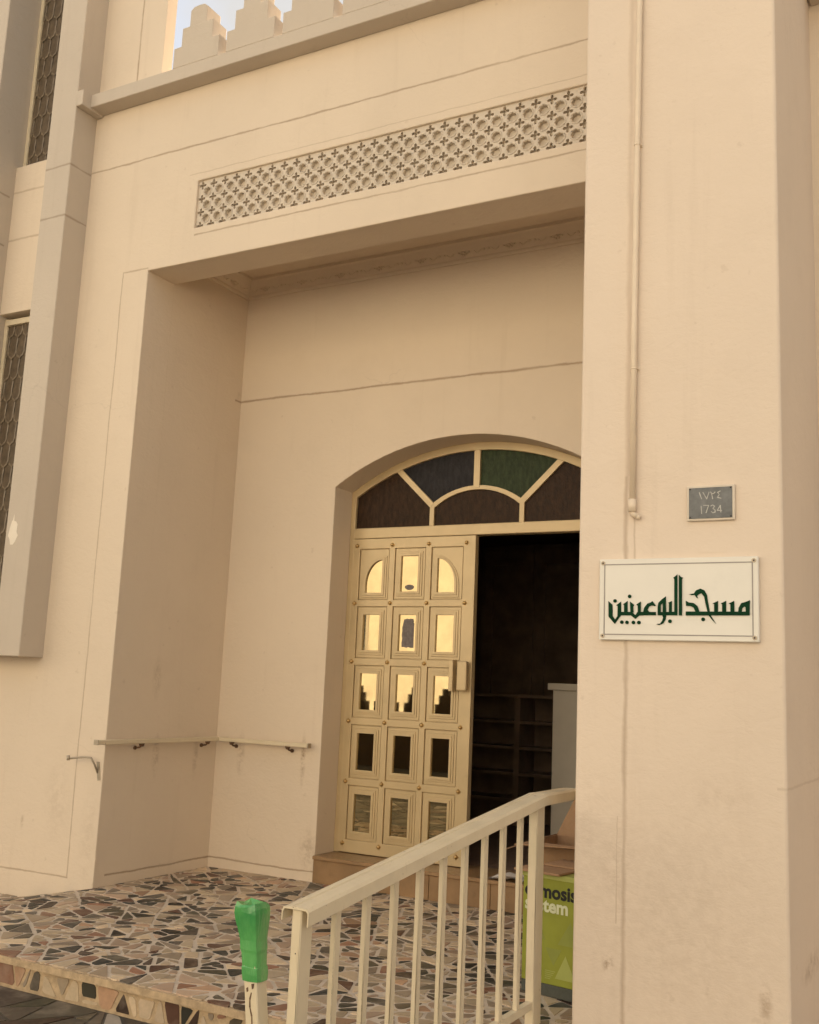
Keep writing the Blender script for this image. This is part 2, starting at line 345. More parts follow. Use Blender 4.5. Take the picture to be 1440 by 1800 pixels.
DIG= [[(-0.974, 0.814), (-0.965, 0.788)], [(-0.96, 0.814), (-0.945, 0.787), (-0.936, 0.814)], [(-0.93, 0.814), (-0.926, 0.807), (-0.918, 0.807), (-0.913, 0.813)], [(-0.926, 0.807), (-0.922, 0.786)], [(-0.893, 0.816), (-0.903, 0.811), (-0.897, 0.802), (-0.904, 0.791), (-0.89, 0.787)], [(-0.967, 0.759), (-0.965, 0.729)], [(-0.957, 0.762), (-0.938, 0.761), (-0.948, 0.732)], [(-0.93, 0.758), (-0.922, 0.762), (-0.915, 0.757), (-0.921, 0.748), (-0.913, 0.741), (-0.913, 0.733), (-0.922, 0.731), (-0.928, 0.736)], [(-0.893, 0.759), (-0.905, 0.739), (-0.888, 0.739)], [(-0.893, 0.759), (-0.891, 0.732)]]
# ------------------------------------------------------------------ structure: paving
def clip(poly, nx, ny, d):      # keep nx*x+ny*y<=d
    out = []
    for i in range(len(poly)):
        a, b = poly[i], poly[(i+1) % len(poly)]
        da, db = nx*a[0]+ny*a[1]-d, nx*b[0]+ny*b[1]-d
        if da <= 0: out.append(a)
        if (da < 0 < db) or (db < 0 < da):
            t = da/(da-db); out.append((a[0]+t*(b[0]-a[0]), a[1]+t*(b[1]-a[1])))
    return out
def area(p): return .5*sum(p[i][0]*p[(i+1) % len(p)][1]-p[(i+1) % len(p)][0]*p[i][1] for i in range(len(p)))
def inset(p, g):
    q = p
    for i in range(len(p)):
        a, b = p[i], p[(i+1) % len(p)]; ex, ey = b[0]-a[0], b[1]-a[1]; L = math.hypot(ex, ey)
        if L < 1e-6: continue
        nx, ny = ey/L, -ex/L
        q = clip(q, nx, ny, nx*a[0]+ny*a[1]-g*random.uniform(.5, 1.6))
        if len(q) < 3: return []
    return q
def shatter(rect, target, rnd):
    x0, x1, y0, y1 = rect; st = [[(x0, y0), (x1, y0), (x1, y1), (x0, y1)]]; out = []
    while st:
        p = st.pop(); A = area(p)
        if A < target*rnd.uniform(.4, 2.3): out.append(p); continue
        cx = sum(q[0] for q in p)/len(p); cy = sum(q[1] for q in p)/len(p)
        # longest direction
        best = max(((p[i], p[j]) for i in range(len(p)) for j in range(i)), key=lambda e: math.dist(*e))
        ang = math.atan2(best[1][1]-best[0][1], best[1][0]-best[0][0]) + rnd.gauss(0, .24)
        nx, ny = math.cos(ang), math.sin(ang); L = math.dist(*best)*.12
        d = nx*(cx+rnd.uniform(-L, L))+ny*(cy+rnd.uniform(-L, L))
        a = clip(p, nx, ny, d); b = clip(p, -nx, -ny, -d)
        tries = 0
        while (len(a) < 4 or len(b) < 4) and tries < 8:
            tries += 1; an2 = ang + rnd.gauss(0, .35); nx, ny = math.cos(an2), math.sin(an2)
            d = nx*(cx+rnd.uniform(-L, L))+ny*(cy+rnd.uniform(-L, L)); a = clip(p, nx, ny, d); b = clip(p, -nx, -ny, -d)
        if len(a) < 3 or len(b) < 3: out.append(p); continue
        st += [a, b]
    return out
CREAM = [(.72, .645, .54), (.66, .59, .50), (.76, .68, .57), (.62, .55, .46), (.66, .565, .48), (.56, .50, .43)]
DARK = [(.075, .074, .062), (.055, .050, .044), (.10, .095, .075), (.14, .125, .10), (.085, .060, .046), (.13, .088, .068), (.20, .145, .115), (.066, .072, .070), (.25, .20, .16), (.08, .078, .07), (.12, .11, .095)]
from mathutils import noise as mn
def warp(x, y, a=.016, f=5.5):
    return x+a*mn.noise((x*f, y*f, 3.1)), y+a*mn.noise((x*f, y*f, 9.7))
def lay(b, polys, place, normal, th, gap, darkp, cols2=None):
    lay_ = b.bm.loops.layers.color.get('Col') or b.bm.loops.layers.color.new('Col')
    for p in polys:
        q = inset(p, gap)
        if len(q) < 3 or area(q) < 5e-4: continue
        if len(q) > 3 and random.random() < .0: continue
        q2 = []                      # knock the sharp corners off
        for i in range(len(q)):
            p0, p1, p2 = q[i-1], q[i], q[(i+1) % len(q)]
            k0 = min(.35, random.uniform(.004, .016)/max(math.dist(p0, p1), 1e-4)); k1 = min(.35, random.uniform(.004, .016)/max(math.dist(p2, p1), 1e-4))
            q2 += [(p1[0]+(p0[0]-p1[0])*k0, p1[1]+(p0[1]-p1[1])*k0), (p1[0]+(p2[0]-p1[0])*k1, p1[1]+(p2[1]-p1[1])*k1)]
        q = [warp(*e) for e in q2]
        c = tuple(2.6*v for v in random.choice(DARK)) if random.random() < darkp else random.choice(cols2 or CREAM)
        k = random.uniform(.85, 1.15); c = tuple(v*k for v in c)
        n = len(q); top = [b.bm.verts.new(place(*e) + normal*th) for e in q]
        cx = sum(e[0] for e in q)/n; cy = sum(e[1] for e in q)/n
        low = [b.bm.verts.new(place(e[0]+(e[0]-cx)*.02, e[1]+(e[1]-cy)*.02) - normal*.004) for e in q]
        fs = [b.bm.faces.new(top)] + [b.bm.faces.new([top[i], low[i], low[(i+1) % n], top[(i+1) % n]]) for i in range(n)]
        for f in fs:
            f.material_index = 1
            for l in f.loops: l[lay_] = (*[min(1, v) for v in c], 1)
PZ, PE = -1.284, 3.60
rnd = random.Random(11)
b = B(); b.bm.loops.layers.color.new('Col')
def terr(x, y):      # the terrace falls away towards the left along the wall
    return PZ - min(.13, .21*max(0, -4.86-x)*max(0, min(1, (y-PE)/(4.978-PE))))
gx_ = [-14, -8.5]+[-8.0+.25*i for i in range(13)]+[-4.86, -4.0, 3]; gy_ = [PE+.012, 3.9, 4.2, 4.5, 4.75, 4.978, 5.3, 6.09]
gv = {(i, j): b.bm.verts.new((x, y, terr(x, y))) for i, x in enumerate(gx_) for j, y in enumerate(gy_)}
for i in range(len(gx_)-1):
    for j in range(len(gy_)-1): b.bm.faces.new([gv[i, j], gv[i+1, j], gv[i+1, j+1], gv[i, j+1]])
b.face([(-14, PE+.012, PZ), (-14, PE+.012, GZ-.1), (3, PE+.012, GZ-.1), (3, PE+.012, PZ)])
b.prism([(x, y, PZ-.003) for x, y in ((-14, PE-.012), (3, PE-.012), (3, PE+.014), (-14, PE+.014))], (0, 0, -.030), 2)
b.box(-14, 3, PE+.009, PE+.02, GZ-.1, PZ-.034, mi=2)
lay(b, shatter((-8.5, -.4, PE-.008, 6.055), .0080, rnd), lambda x, y: Vector((x, y, terr(x, y))), Vector((0, 0, 1)), .0030, .0080, .40)
lay(b, [p for p in shatter((-8.5, -.6, PZ-.137, PZ-.037), .0080, rnd)], lambda x, z: Vector((x, PE+.009, z)), Vector((0, -1, 0)), .003, .009, .5)
b.keep = True
obj('terrace', b, ['grout', 'stones', 'nosing'], kind='structure')
b = B(); b.bm.loops.layers.color.new('Col')
b.box(-40, 30, -14, 9, GZ-.3, GZ)
random.seed(5)
GRAYS = [(.34, .31, .27), (.27, .24, .21), (.40, .36, .31), (.44, .36, .31), (.31, .28, .24), (.74, .70, .64), (.36, .31, .25)]
lay(b, shatter((-9, 1, .5, 3.60), .034, rnd), lambda x, y: Vector((x, y, GZ)), Vector((0, 0, 1)), .004, .006, .25, GRAYS)
obj('street_paving', b, ['asphalt', 'stones'], kind='structure')

# ------------------------------------------------------------------ the mosque
XA, F, XF, DF, BK, DP = -4.883, 4.978, -5.512, 4.777, 6.072, 6.296
CX = -3.005
mosque = thing('mosque', (-3.0, 4.978, GZ), 'cream plastered mosque front with a deep entrance recess and stepped parapet', 'mosque')
GX0, GX1, GZ0, GZ1 = -4.504, -1.482, 2.957, 3.293
def arch(x0, x1, zb, zs, rise, n=24):
    h = (x1-x0)/2; c = (x0+x1)/2; R = (h*h+rise*rise)/(2*rise); a = math.asin(h/R)
    return [(x0, zb)] + [(c-R*math.sin(a-2*a*i/n), zs+rise-R+R*math.cos(a-2*a*i/n)) for i in range(n+1)] + [(x1, zb)]
b = B()
b.curve_plate([(-14, GZ-.1), (XA, GZ-.1), (XA, 2.72), (-1.46, 2.72), (-1.46, 4.065), (-5.62, 4.065), (-5.62, .15), (-14, .15)],
              [[(GX0, GZ0), (GX1, GZ0), (GX1, GZ1), (GX0, GZ1)]], F, 5.25, .007)
b.curve_plate([(-5.6, GZ-.1), (XA-.001, GZ-.1), (XA-.001, 3.03), (-1.46, 3.03), (-1.46, 4.06), (-5.6, 4.06)], [], 5.235, BK+.01, .002)
b.box(-5.62, -4.92, F, 5.075, 4.0655, 10, .003)
bw = arch(CX-.985, CX+.985, PZ-.2, 1.385, .30)
b.curve_plate([(-5.3, GZ), (bw[0][0], GZ)] + bw[1:-1] + [(bw[-1][0], GZ), (-1.2, GZ), (-1.2, 3.9), (-5.3, 3.9)], [], BK, 6.42, .006)
obj('facade_wall', b, 'wall', mosque)
b = B(); b.box(-1.475, -.664, 4.1, 5.35, GZ-.1, 10, .014, seg=3)
b.box(-1.47, -1.2, 5.35, 6.1, GZ, 3.9)
obj('pier', b, 'pier', mosque)
b = B(); b.box(-.67, 8, 5.12, 5.5, GZ-.1, 10); obj('side_wall', b, 'wall', mosque)
b = B(); b.box(-.655, 3, 4.93, 5.12, 3.50, 3.60, .005); obj('side_ledge', b, 'trim', mosque)
# body and roof behind the facade
b = B()
b.box(-14, -9.3, 5.30, 9.5, GZ, 10); b.box(-9.3, -6.4, 5.302, 6.2, GZ, 9.99); b.box(-14, -5.62, 6.43, 13, GZ, 3.9); b.box(-6.4, -5.63, 5.301, 6.43, GZ, 3.9); b.box(-5.62, -4.93, 6.43, 13, GZ, 3.9); b.box(-1.19, 8, 5.6, 13, GZ, 10)
b.box(-4.92, -1.2, 6.10, 13, 3.91, 4.06); b.box(-4.92, -1.2, 10.5, 13, GZ, 3.9)
obj('building_body', b, 'wall', mosque)
# ledge with stepped merlons
b = B()
b.box(-5.49, -1.44, 4.850, F-.001, 3.990, 4.088, .004)
b.box(XF+.001, -5.448, DF-.006, F-.002, 3.975, 4.090, .004)
obj('ledge', b, 'trim', mosque)
for i in range(7):
    cx = -4.505 + .455*i; b = B()
    pts = [(cx-.195, 4.089)]
    for k, (hw, z) in enumerate(((.195, 4.24), (.133, 4.375), (.072, 4.49))):
        pts += [(cx-hw, pts[-1][1]), (cx-hw, z)]
    pts += [(cx-.045, 4.512), (cx, 4.516)]
    left = pts[2:]; right = [(2*cx-x, z) for x, z in reversed(left)]
    b.curve_plate([(cx-.195, 4.089)]+left+right[1:]+[(cx+.195, 4.089)], [], 4.852, 4.995, .005)
    obj('merlon', b, 'trim', mosque)
# projecting window bay at the left
b = B()
b.box(-5.760, XF, DF, 5.30, .103, 10, .005)
b.box(-14, -6.358, DF, 5.30, .103, 10, .005)
b.box(-6.36, -5.758, DF+.002, 5.295, .105, .36, .003)
obj('bay_frame', b, 'trim', mosque)
b = B(); b.box(-6.362, -5.755, 5.009, 5.29, 2.62, 3.800, .003)
obj('spandrel', b, 'spandrel', mosque)
b = B(); b.box(-6.362, -5.755, 5.0, 5.29, .36, .42); obj('window_sill', b, 'trim', mosque)
def scale_window(z0, z1):
    x0, x1, y = -6.345, -5.70, 5.090
    b = B()
    b.box(-6.357, -6.325, 5.060, 5.12, z0, z1, .002); b.box(-6.325, -5.6, 5.050, 5.12, z1-.055, z1-.012, .002)
    fr_ = obj('window', b, 'paint', mosque)
    b = B(); b.box(x0, x1, y+.02, y+.03, z0, z1)
    W, H = .086, .165; r = 0; z = z1+.05
    while z > z0-.1:
        x = x0 - (W/2 if r % 2 else 0)
        while x < x1+W:
            cx = x+W/2
            sh = [(-.5, 0), (-.46, -.50), (-.5, -.72), (-.40, -.88), (-.16, -.93), (0, -1.0), (.16, -.93), (.40, -.88), (.5, -.72), (.46, -.50), (.5, 0)]
            out = [Vector((cx+u*W*.99, y - .004 - .016*(-v), z+v*H*1.25)) for u, v in sh]
            inn = [Vector((cx+u*W*.80, y - .012 - .008*(-v), z+v*H*1.25*.93)) for u, v in sh]
            o_ = [b.bm.verts.new(p) for p in out]; i_ = [b.bm.verts.new(p) for p in inn]
            for k in range(len(sh)-1):
                f = b.bm.faces.new([o_[k], o_[k+1], i_[k+1], i_[k]]); f.material_index = 1; f.smooth = True
            f = b.bm.faces.new(i_)
            x += W
        z -= H; r += 1
    bmesh.ops.bisect_plane(b.bm, geom=b.bm.verts[:]+b.bm.edges[:]+b.bm.faces[:], plane_co=(0, 0, z1-.012), plane_no=(0, 0, 1), clear_outer=True)
    bmesh.ops.bisect_plane(b.bm, geom=b.bm.verts[:]+b.bm.edges[:]+b.bm.faces[:], plane_co=(x0, 0, 0), plane_no=(-1, 0, 0), clear_outer=True)
    bmesh.ops.bisect_plane(b.bm, geom=b.bm.verts[:]+b.bm.edges[:]+b.bm.faces[:], plane_co=(x1, 0, 0), plane_no=(1, 0, 0), clear_outer=True)
    b.keep = True
    obj('pane', b, ['scale', 'scaledge'], fr_)
scale_window(3.800, 8.0); scale_window(.42, 2.60)
b = B()
b.prism([(x, DF+.0006, z) for x, z in ((-5.733, .90), (-5.722, .955), (-5.709, 1.0), (-5.700, 1.005), (-5.694, 1.045), (-5.688, 1.0), (-5.668, .995), (-5.652, .975), (-5.655, .925), (-5.640, .90), (-5.66, .86), (-5.68, .838), (-5.705, .84), (-5.715, .875))], (0, -.0016, 0))
obj('paint_patch', b, 'sky_patch', mosque, label='whitish filler patch')
# pierced grille
P = (GZ1-GZ0)/3.52
holes = []
z_top = GZ1-.022
ncol = int((GX1-GX0)/P)+1
for j in range(4):
    for i in range(ncol):
        cx = GX0+.028+i*P; cz = z_top-.012-j*P
        if cx+.03 > GX1-.005 or cx-.027 < GX0+.001: 
            if cx-.027 < GX0+.001: cx = GX0+.031
            else: continue
        s_, t_ = .0300, .0085; u_b = []
        for q in range(4):          # four-lobed slot
            a = q*math.pi/2
            for (uu, vv) in ((t_*.75, -t_*.75), (s_*.52, -t_*1.05), (s_*.84, -t_*1.0), (s_, 0), (s_*.84, t_*1.0), (s_*.52, t_*1.05)):
                u_b.append((cx+uu*math.cos(a)-vv*math.sin(a), cz+uu*math.sin(a)+vv*math.cos(a)))
        holes.append(u_b)
    if j < 3:
        for i in range(ncol):
            cx = GX0+.028+(i+.5)*P; cz = z_top-.012-(j+.5)*P
            if cx+.035 > GX1: continue
            holes.append([(cx+.0275*(1+.07*(-1)**q)*math.cos(math.pi*2*q/16), cz+.0275*(1+.07*(-1)**q)*math.sin(math.pi*2*q/16)) for q in range(16)])
b = B(); b.curve_plate([(GX0-.002, GZ0-.002), (GX1+.002, GZ0-.002), (GX1+.002, GZ1+.002), (GX0-.002, GZ1+.002)], holes, F+.018, F+.043, .0)
g = obj('grille', b, 'screen', mosque)
b = B()                       # raised rims round the openings
for h in holes:
    if len(h) == 16:
        cx = sum(p[0] for p in h)/16; cz = sum(p[1] for p in h)/16
        b.tube([(cx+.0335*math.cos(math.pi*2*q/16), F+.018, cz+.0335*math.sin(math.pi*2*q/16)) for q in range(17)], .0042, 5, caps=False)
b.keep = True
obj('rosette_rims', b, 'screen', g)
b = B(); b.box(GX0-.01, GX1+.01, F+.0442, F+.08, GZ0-.01, GZ1+.01); obj('grille_backing', b, 'screen', g)
# moulded cornice in the recess
b = B()
prof = [(0, -.135), (.012, -.135), (.016, -.120), (.014, -.105), (.030, -.085), (.055, -.060), (.075, -.030), (.085, -.022), (.095, -.022), (.098, 0), (0, 0)]
zc = 3.030
for k in range(len(prof)-1):
    (d0, h0), (d1, h1) = prof[k], prof[k+1]
    # left wall run then back wall run, mitred
    b.face([(XA+d0, 5.2505, zc+h0), (XA+d1, 5.2505, zc+h1), (XA+d1, BK-d1, zc+h1), (XA+d0, BK-d0, zc+h0)])
    b.face([(XA+d0, BK-d0, zc+h0), (XA+d1, BK-d1, zc+h1), (-1.48, BK-d1, zc+h1), (-1.48, BK-d0, zc+h0)])
cor = obj('cornice_moulding', b, 'wall', mosque)
def ornament(px, py, along, out):
    b = B(); A_ = Vector(along); O_ = Vector(out); U = Vector((0, 0, 1))
    c = Vector((px, py, zc-.078)) + O_*.040
    b.ball(c + O_*.004, .011)
    for q in range(6):
        a = q*math.pi/3+.3; b.ball(c+A_*math.cos(a)*.020+U*math.sin(a)*.018, .0105, (1, 1, 1), sub=1)
    for sgn in (1, -1):
        pts = [c + A_*sgn*(.035+.012*k) + U*(.016*math.sin(k*.85)) for k in range(9)]
        b.tube(pts, [.0055-.0004*k for k in range(9)], 6)
        b.ball(c+A_*sgn*.150+U*.004, .010, sub=1)
    b.keep = True
    obj('ornament', b, 'wall', cor)
for x in [-4.70+.335*i for i in range(10)]: ornament(x, BK, (1, 0, 0), (0, -1, 0))
for y in (5.50, 5.84): ornament(XA, y, (0, 1, 0), (1, 0, 0))
# door step
b = B()
xs = [CX-.983, -3.55, -3.12, -2.70, -2.35, CX+.983]
for a, c in zip(xs, xs[1:]): b.box(a+.0015, c-.0015, BK-.020, 6.40, PZ+.0005, -1.135, .002)
b.box(CX-.983, CX+.983, BK-.035, 6.45, -1.134, -1.110, .004)
obj('door_step', b, 'marble', mosque)
# door frame with fanlight bars
b = B()
o_ = arch(CX-.984, CX+.984, -1.11, 1.383, .302); i_ = arch(CX-.945, CX+.945, -1.11, 1.345, .285)
b.curve_plate(o_[:1]+o_[1:-1]+o_[-1:]+list(reversed(i_)), [], DP, DP+.08, .004)
b.box(CX-.946, CX+.946, DP-.004, DP+.075, 1.045, 1.120, .004)
frame = obj('door_frame', b, 'doorpaint', mosque)
def bar(b, p, q, wd, y0=DP+.002, y1=DP+.05):
    d = Vector((q[0]-p[0], 0, q[1]-p[1])); n = Vector((-d.z, 0, d.x)).normalized()*wd/2
    P0, P1 = Vector((p[0], y0, p[1])), Vector((q[0], y0, q[1]))
    b.prism([P0-n, P1-n, P1+n, P0+n], (0, y1-y0, 0))
mc = CX+.005
def outer(x): 
    h, rise = .945, .285; R = (h*h+rise*rise)/(2*rise); return 1.345+rise-R+math.sqrt(R*R-(x-CX)**2)
ia_o = arch(mc-.352, mc+.352, 1.10, 1.262, .125, 14); ia_i = arch(mc-.318, mc+.318, 1.10, 1.245, .113, 14)
for nm, mk in (('centre', None),):
    b = B(); bar(b, (mc, 1.37), (mc, outer(mc)+.01), .044); obj('fanlight_bar', b, 'doorpaint', frame)
    b = B(); bar(b, (mc-.335, 1.262), (-3.640, 1.555), .040, DP+.0035, DP+.048); obj('fanlight_bar', b, 'doorpaint', frame)
    b = B(); bar(b, (mc+.335, 1.262), (mc*2+3.640, 1.555), .040, DP+.0035, DP+.048); obj('fanlight_bar', b, 'doorpaint', frame)
    b = B(); b.curve_plate(ia_o[:1]+ia_o[1:-1]+ia_o[-1:]+list(reversed(ia_i)), [], DP+.005, DP+.046, .002); obj('fanlight_bar', b, 'doorpaint', frame)
def pane(pts, mat, lab): 
    b = B(); b.prism([(x, DP+.022, z) for x, z in pts], (0, .008, 0)); obj('fanlight_pane', b, mat, frame, label=lab)
Lx, Rx = -3.630, 2*mc+3.630
arcx = lambda a, c, n=10: [(a+(c-a)*i/n, outer(a+(c-a)*i/n)+.01) for i in range(n+1)]
pane([(CX-.95, 1.11)]+arcx(CX-.94, Lx)+[(mc-.335, 1.262), (mc-.335, 1.11)], 'fan_brown', 'brown patterned glass pane')
pane([(mc-.335, 1.262)]+arcx(Lx, mc)+[(mc, 1.375)]+[(x, z) for x, z in reversed(ia_o[1:8])][1:], 'fan_blue', 'dark blue patterned glass pane')
pane([(mc, 1.375)]+arcx(mc, Rx)+[(mc+.335, 1.262)]+[(x, z) for x, z in reversed(ia_o[9:-1])][1:], 'fan_green', 'green patterned glass pane')
pane([(mc+.335, 1.11), (mc+.335, 1.262)]+arcx(Rx, CX+.94)+[(CX+.95, 1.11)], 'fan_brown', 'brown patterned glass pane')
pane([(mc-.335, 1.11)]+ia_i[1:-1]+[(mc+.335, 1.11)], 'fan_brown', 'brown patterned glass pane')
# door leaf
LX0, LX1, LZ0, LZ1 = -3.958, -2.990, -1.105, 1.043
X0, PX, Z0, PZr = -3.921, .288, .994, .408
cells = []
for r in range(5):
    for c in range(3):
        cells.append((r, c, X0+PX*(c+.5), Z0-PZr*(r+.5)))
b = B(); b.box(LX0, LX1, DP+.018, DP+.050, LZ0, LZ1)
HW, HH = .1215, .1805
b.curve_plate([(LX0, LZ0), (LX1, LZ0), (LX1, LZ1), (LX0, LZ1)], [[(cx-HW, cz-HH), (cx+HW, cz-HH), (cx+HW, cz+HH), (cx-HW, cz+HH)] for r, c, cx, cz in cells], DP+.001, DP+.019, .003)
leaf = obj('door', b, 'doorpaint', mosque)
b = B()
for r, c, cx, cz in cells:                   # thin dark rebate line round every panel
    pass
def qarch(cx, cz, hw, hh, side, n=12):
    # quarter arch: square foot, upper outer corner rounded away
    pts = [(cx-hw*side*-1, cz-hh)]
    x_in = cx+hw*side; x_out = cx-hw*side
    pts = [(x_in, cz-hh), (x_in, cz+hh*.80)]
    for i in range(n+1):
        a = math.pi/2*i/n
        pts.append((x_in+(x_out-x_in)*math.sin(a)**1.0, cz-hh*.55+hh*1.40*math.cos(a)))
    pts.append((x_out, cz-hh))
    return pts
def rect(cx, cz, hw, hh): return [(cx-hw, cz-hh), (cx+hw, cz-hh), (cx+hw, cz+hh), (cx-hw, cz+hh)]
for r, c, cx, cz in cells:
    b = B()
    if r == 0 and c != 1:
        sd_ = 1 if c == 0 else -1
        o1, o2, o3 = [qarch(cx+sd_*.004, cz-.006, h, v, sd_) for h, v in ((.098, .158), (.084, .143), (.066, .125))]
    else:
        o1, o2, o3 = rect(cx, cz, .098, .155), rect(cx, cz, .084, .141), rect(cx, cz, .067, .124)
    b.curve_plate(rect(cx, cz, HW-.006, HH-.006), [o1], DP+.0085, DP+.0185, .0015)
    b.curve_plate(o1, [o2], DP+.0025, DP+.0183, .0015)
    b.curve_plate(o2, [o3], DP-.003, DP+.018, .002)
    mo = obj('door_panel', b, 'doorpaint', leaf)
    b = B(); b.prism([(x, DP+.011, z) for x, z in (o3 if r or c == 1 else [(cx+(x-cx)*1.03, cz+(z-cz)*1.03) for x, z in o3])], (0, .006, 0)); obj('door_glass', b, 'mirror', leaf)
for j in range(6):
    for i in range(4):
        b = B(); x, z = X0+PX*i, Z0-PZr*j
        b.prism([(x-.019, DP-.001, z), (x, DP-.001, z-.019), (x+.019, DP-.001, z), (x, DP-.001, z+.019)], (0, .003, 0))
        b.ball((x, DP-.004, z), .0135, (1, .9, 1)); obj('stud', b, 'stud', leaf)
b = B()
b.box(-3.128, -3.098, DP-.060, DP+.001, .002, .206, .003); b.box(-3.072, -3.000, DP-.060, DP-.020, .006, .200, .010, seg=2)
b.box(-3.060, -3.012, DP-.021, DP+.001, .02, .18, .002)
obj('handle', b, 'doorpaint', leaf)
b = B(); cx, cz = X0+PX*1.5, Z0-PZr*.5
b.prism([(cx+.036*math.cos(a)*(1+.05*math.sin(3*a)), DP+.0108, cz-.094+.019*math.sin(a)) for a in [math.pi*2*k/18 for k in range(18)]], (0, -.0006, 0))
obj('sticker', b, 'sticker', leaf, label='small dark oval sticker on the glass')
b = B(); cz = Z0-PZr*1.5
rr = random.Random(3)
pts = [(cx-.040, cz-.096), (cx+.048, cz-.100), (cx+.050, cz+.06), (cx+.040, cz+.094), (cx-.01, cz+.100), (cx-.032, cz+.088), (cx-.044, cz+.04)]
fine = []
for k in range(len(pts)):
    p, q = pts[k], pts[(k+1) % len(pts)]
    for t in range(5): fine.append((p[0]+(q[0]-p[0])*t/5+rr.uniform(-.0035, .0035), p[1]+(q[1]-p[1])*t/5+rr.uniform(-.0035, .0035)))
b.prism([(x, DP+.0108, z) for x, z in fine], (0, -.0006, 0))
obj('sticker', b, 'sticker', leaf, label='torn dark sticker remnant on the glass')
# dark entrance hall
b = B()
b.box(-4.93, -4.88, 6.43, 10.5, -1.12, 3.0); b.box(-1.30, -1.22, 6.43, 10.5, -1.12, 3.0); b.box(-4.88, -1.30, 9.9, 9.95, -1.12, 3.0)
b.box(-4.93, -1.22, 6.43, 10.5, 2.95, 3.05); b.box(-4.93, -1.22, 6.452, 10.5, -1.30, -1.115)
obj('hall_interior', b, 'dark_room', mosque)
# ------------------------------------------------------------------ things inside the hall
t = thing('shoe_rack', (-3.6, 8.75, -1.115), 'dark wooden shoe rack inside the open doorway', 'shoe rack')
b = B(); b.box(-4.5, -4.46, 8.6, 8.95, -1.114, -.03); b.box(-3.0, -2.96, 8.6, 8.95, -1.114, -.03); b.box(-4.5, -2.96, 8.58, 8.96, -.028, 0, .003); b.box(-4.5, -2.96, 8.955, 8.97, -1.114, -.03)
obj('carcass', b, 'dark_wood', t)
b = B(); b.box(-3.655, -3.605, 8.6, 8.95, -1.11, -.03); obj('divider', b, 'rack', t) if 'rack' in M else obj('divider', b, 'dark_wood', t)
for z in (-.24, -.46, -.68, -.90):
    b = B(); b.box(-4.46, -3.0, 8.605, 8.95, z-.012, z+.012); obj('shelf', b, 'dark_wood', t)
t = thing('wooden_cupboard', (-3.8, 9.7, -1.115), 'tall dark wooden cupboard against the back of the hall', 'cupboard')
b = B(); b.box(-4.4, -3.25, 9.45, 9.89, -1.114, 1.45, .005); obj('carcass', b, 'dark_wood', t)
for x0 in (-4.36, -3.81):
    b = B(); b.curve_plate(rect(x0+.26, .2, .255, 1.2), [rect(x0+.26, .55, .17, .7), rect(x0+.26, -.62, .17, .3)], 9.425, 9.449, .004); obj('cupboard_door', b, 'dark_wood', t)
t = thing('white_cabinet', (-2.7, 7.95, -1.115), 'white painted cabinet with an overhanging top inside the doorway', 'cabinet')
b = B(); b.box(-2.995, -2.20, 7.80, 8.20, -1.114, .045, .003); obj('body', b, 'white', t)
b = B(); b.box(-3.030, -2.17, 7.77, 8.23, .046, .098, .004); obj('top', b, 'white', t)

# ------------------------------------------------------------------ signs on the pier
PY = 4.1
t = thing('mosque_sign', (-1.065, PY, .23), 'white sign board with dark green Arabic lettering screwed to the pier', 'sign')
b = B(); SX0, SX1, SZ0, SZ1 = -1.376, -.752, .231, .556
b.box(SX0, SX1, PY-.022, PY-.001, SZ0, SZ1, .003); obj('board', b, 'board', t)
b = B(); i0 = .022
b.curve_plate(rect(-1.064, .3935, .312-i0+.002, .1625-i0+.002), [rect(-1.064, .3935, .312-i0-.0025, .1625-i0-.0025)], PY-.0232, PY-.0215)
obj('border_line', b, 'groove', t)
b = B(); y = PY-.0225
for i, pl in enumerate(LET): b.prism([(x, y-.0004*(i % 7), z) for x, z in pl], (0, -.0035, 0))
for (x, z) in DOT: b.prism([(x+.0072*math.cos(k*math.pi/8), y-.0003, z+.0072*math.sin(k*math.pi/8)) for k in range(16)], (0, -.0035, 0))
obj('lettering', b, 'green_ink', t)
for x, z in ((SX0+.016, SZ0+.016), (SX1-.016, SZ0+.016), (SX0+.016, SZ1-.016), (SX1-.016, SZ1-.016)):
    b = B(); b.tube([(x, PY-.0215, z), (x, PY-.0260, z)], .0085, 14, mi=0); b.ball((x, PY-.0265, z), .0042, (1, .6, 1), mi=1, sub=1); obj('screw', b, ['steel', 'darkscrew'], t)
t = thing('number_plaque', (-.931, PY, .70), 'small slate grey plaque with worn white numerals 1734', 'number plaque')
b = B(); b.box(-1.024, -.838, PY-.014, PY-.0005, .701, .842, .004, seg=2); obj('rim', b, 'plaque_rim', t)
b = B(); b.box(-1.015, -.848, PY-.0165, PY-.013, .710, .833, .001); obj('plate', b, 'plaque', t)
for grp in ((0,), (1,), (2, 3), (4,), (5,), (6,), (7,), (8, 9)):
    b = B(); n_ = 0
    for gi in grp:
        pl = DIG[gi]
        for p, q in zip(pl, pl[1:]):
            d = Vector((q[0]-p[0], 0, q[1]-p[1])); n = Vector((-d.z, 0, d.x)).normalized()*.0017; e = d.normalized()*.0010; n_ += 1
            P0, P1 = Vector((p[0], PY-.0166-.0001*n_, p[1]))-e, Vector((q[0], PY-.0166-.0001*n_, q[1]))+e
            b.prism([P0-n, P1-n, P1+n, P0+n], (0, -.0008, 0))
    obj('numeral', b, 'digit', t)
for x, z in ((-1.010, .715), (-.853, .716), (-1.010, .828), (-.853, .829)):
    b = B(); b.ball((x, PY-.0168, z), .0042, (1, .5, 1), sub=1); obj('screw', b, 'darkscrew', t)
b = B(); b.box(-.982, -.877, PY-.0012, PY+.001, .576, .603, .0004)
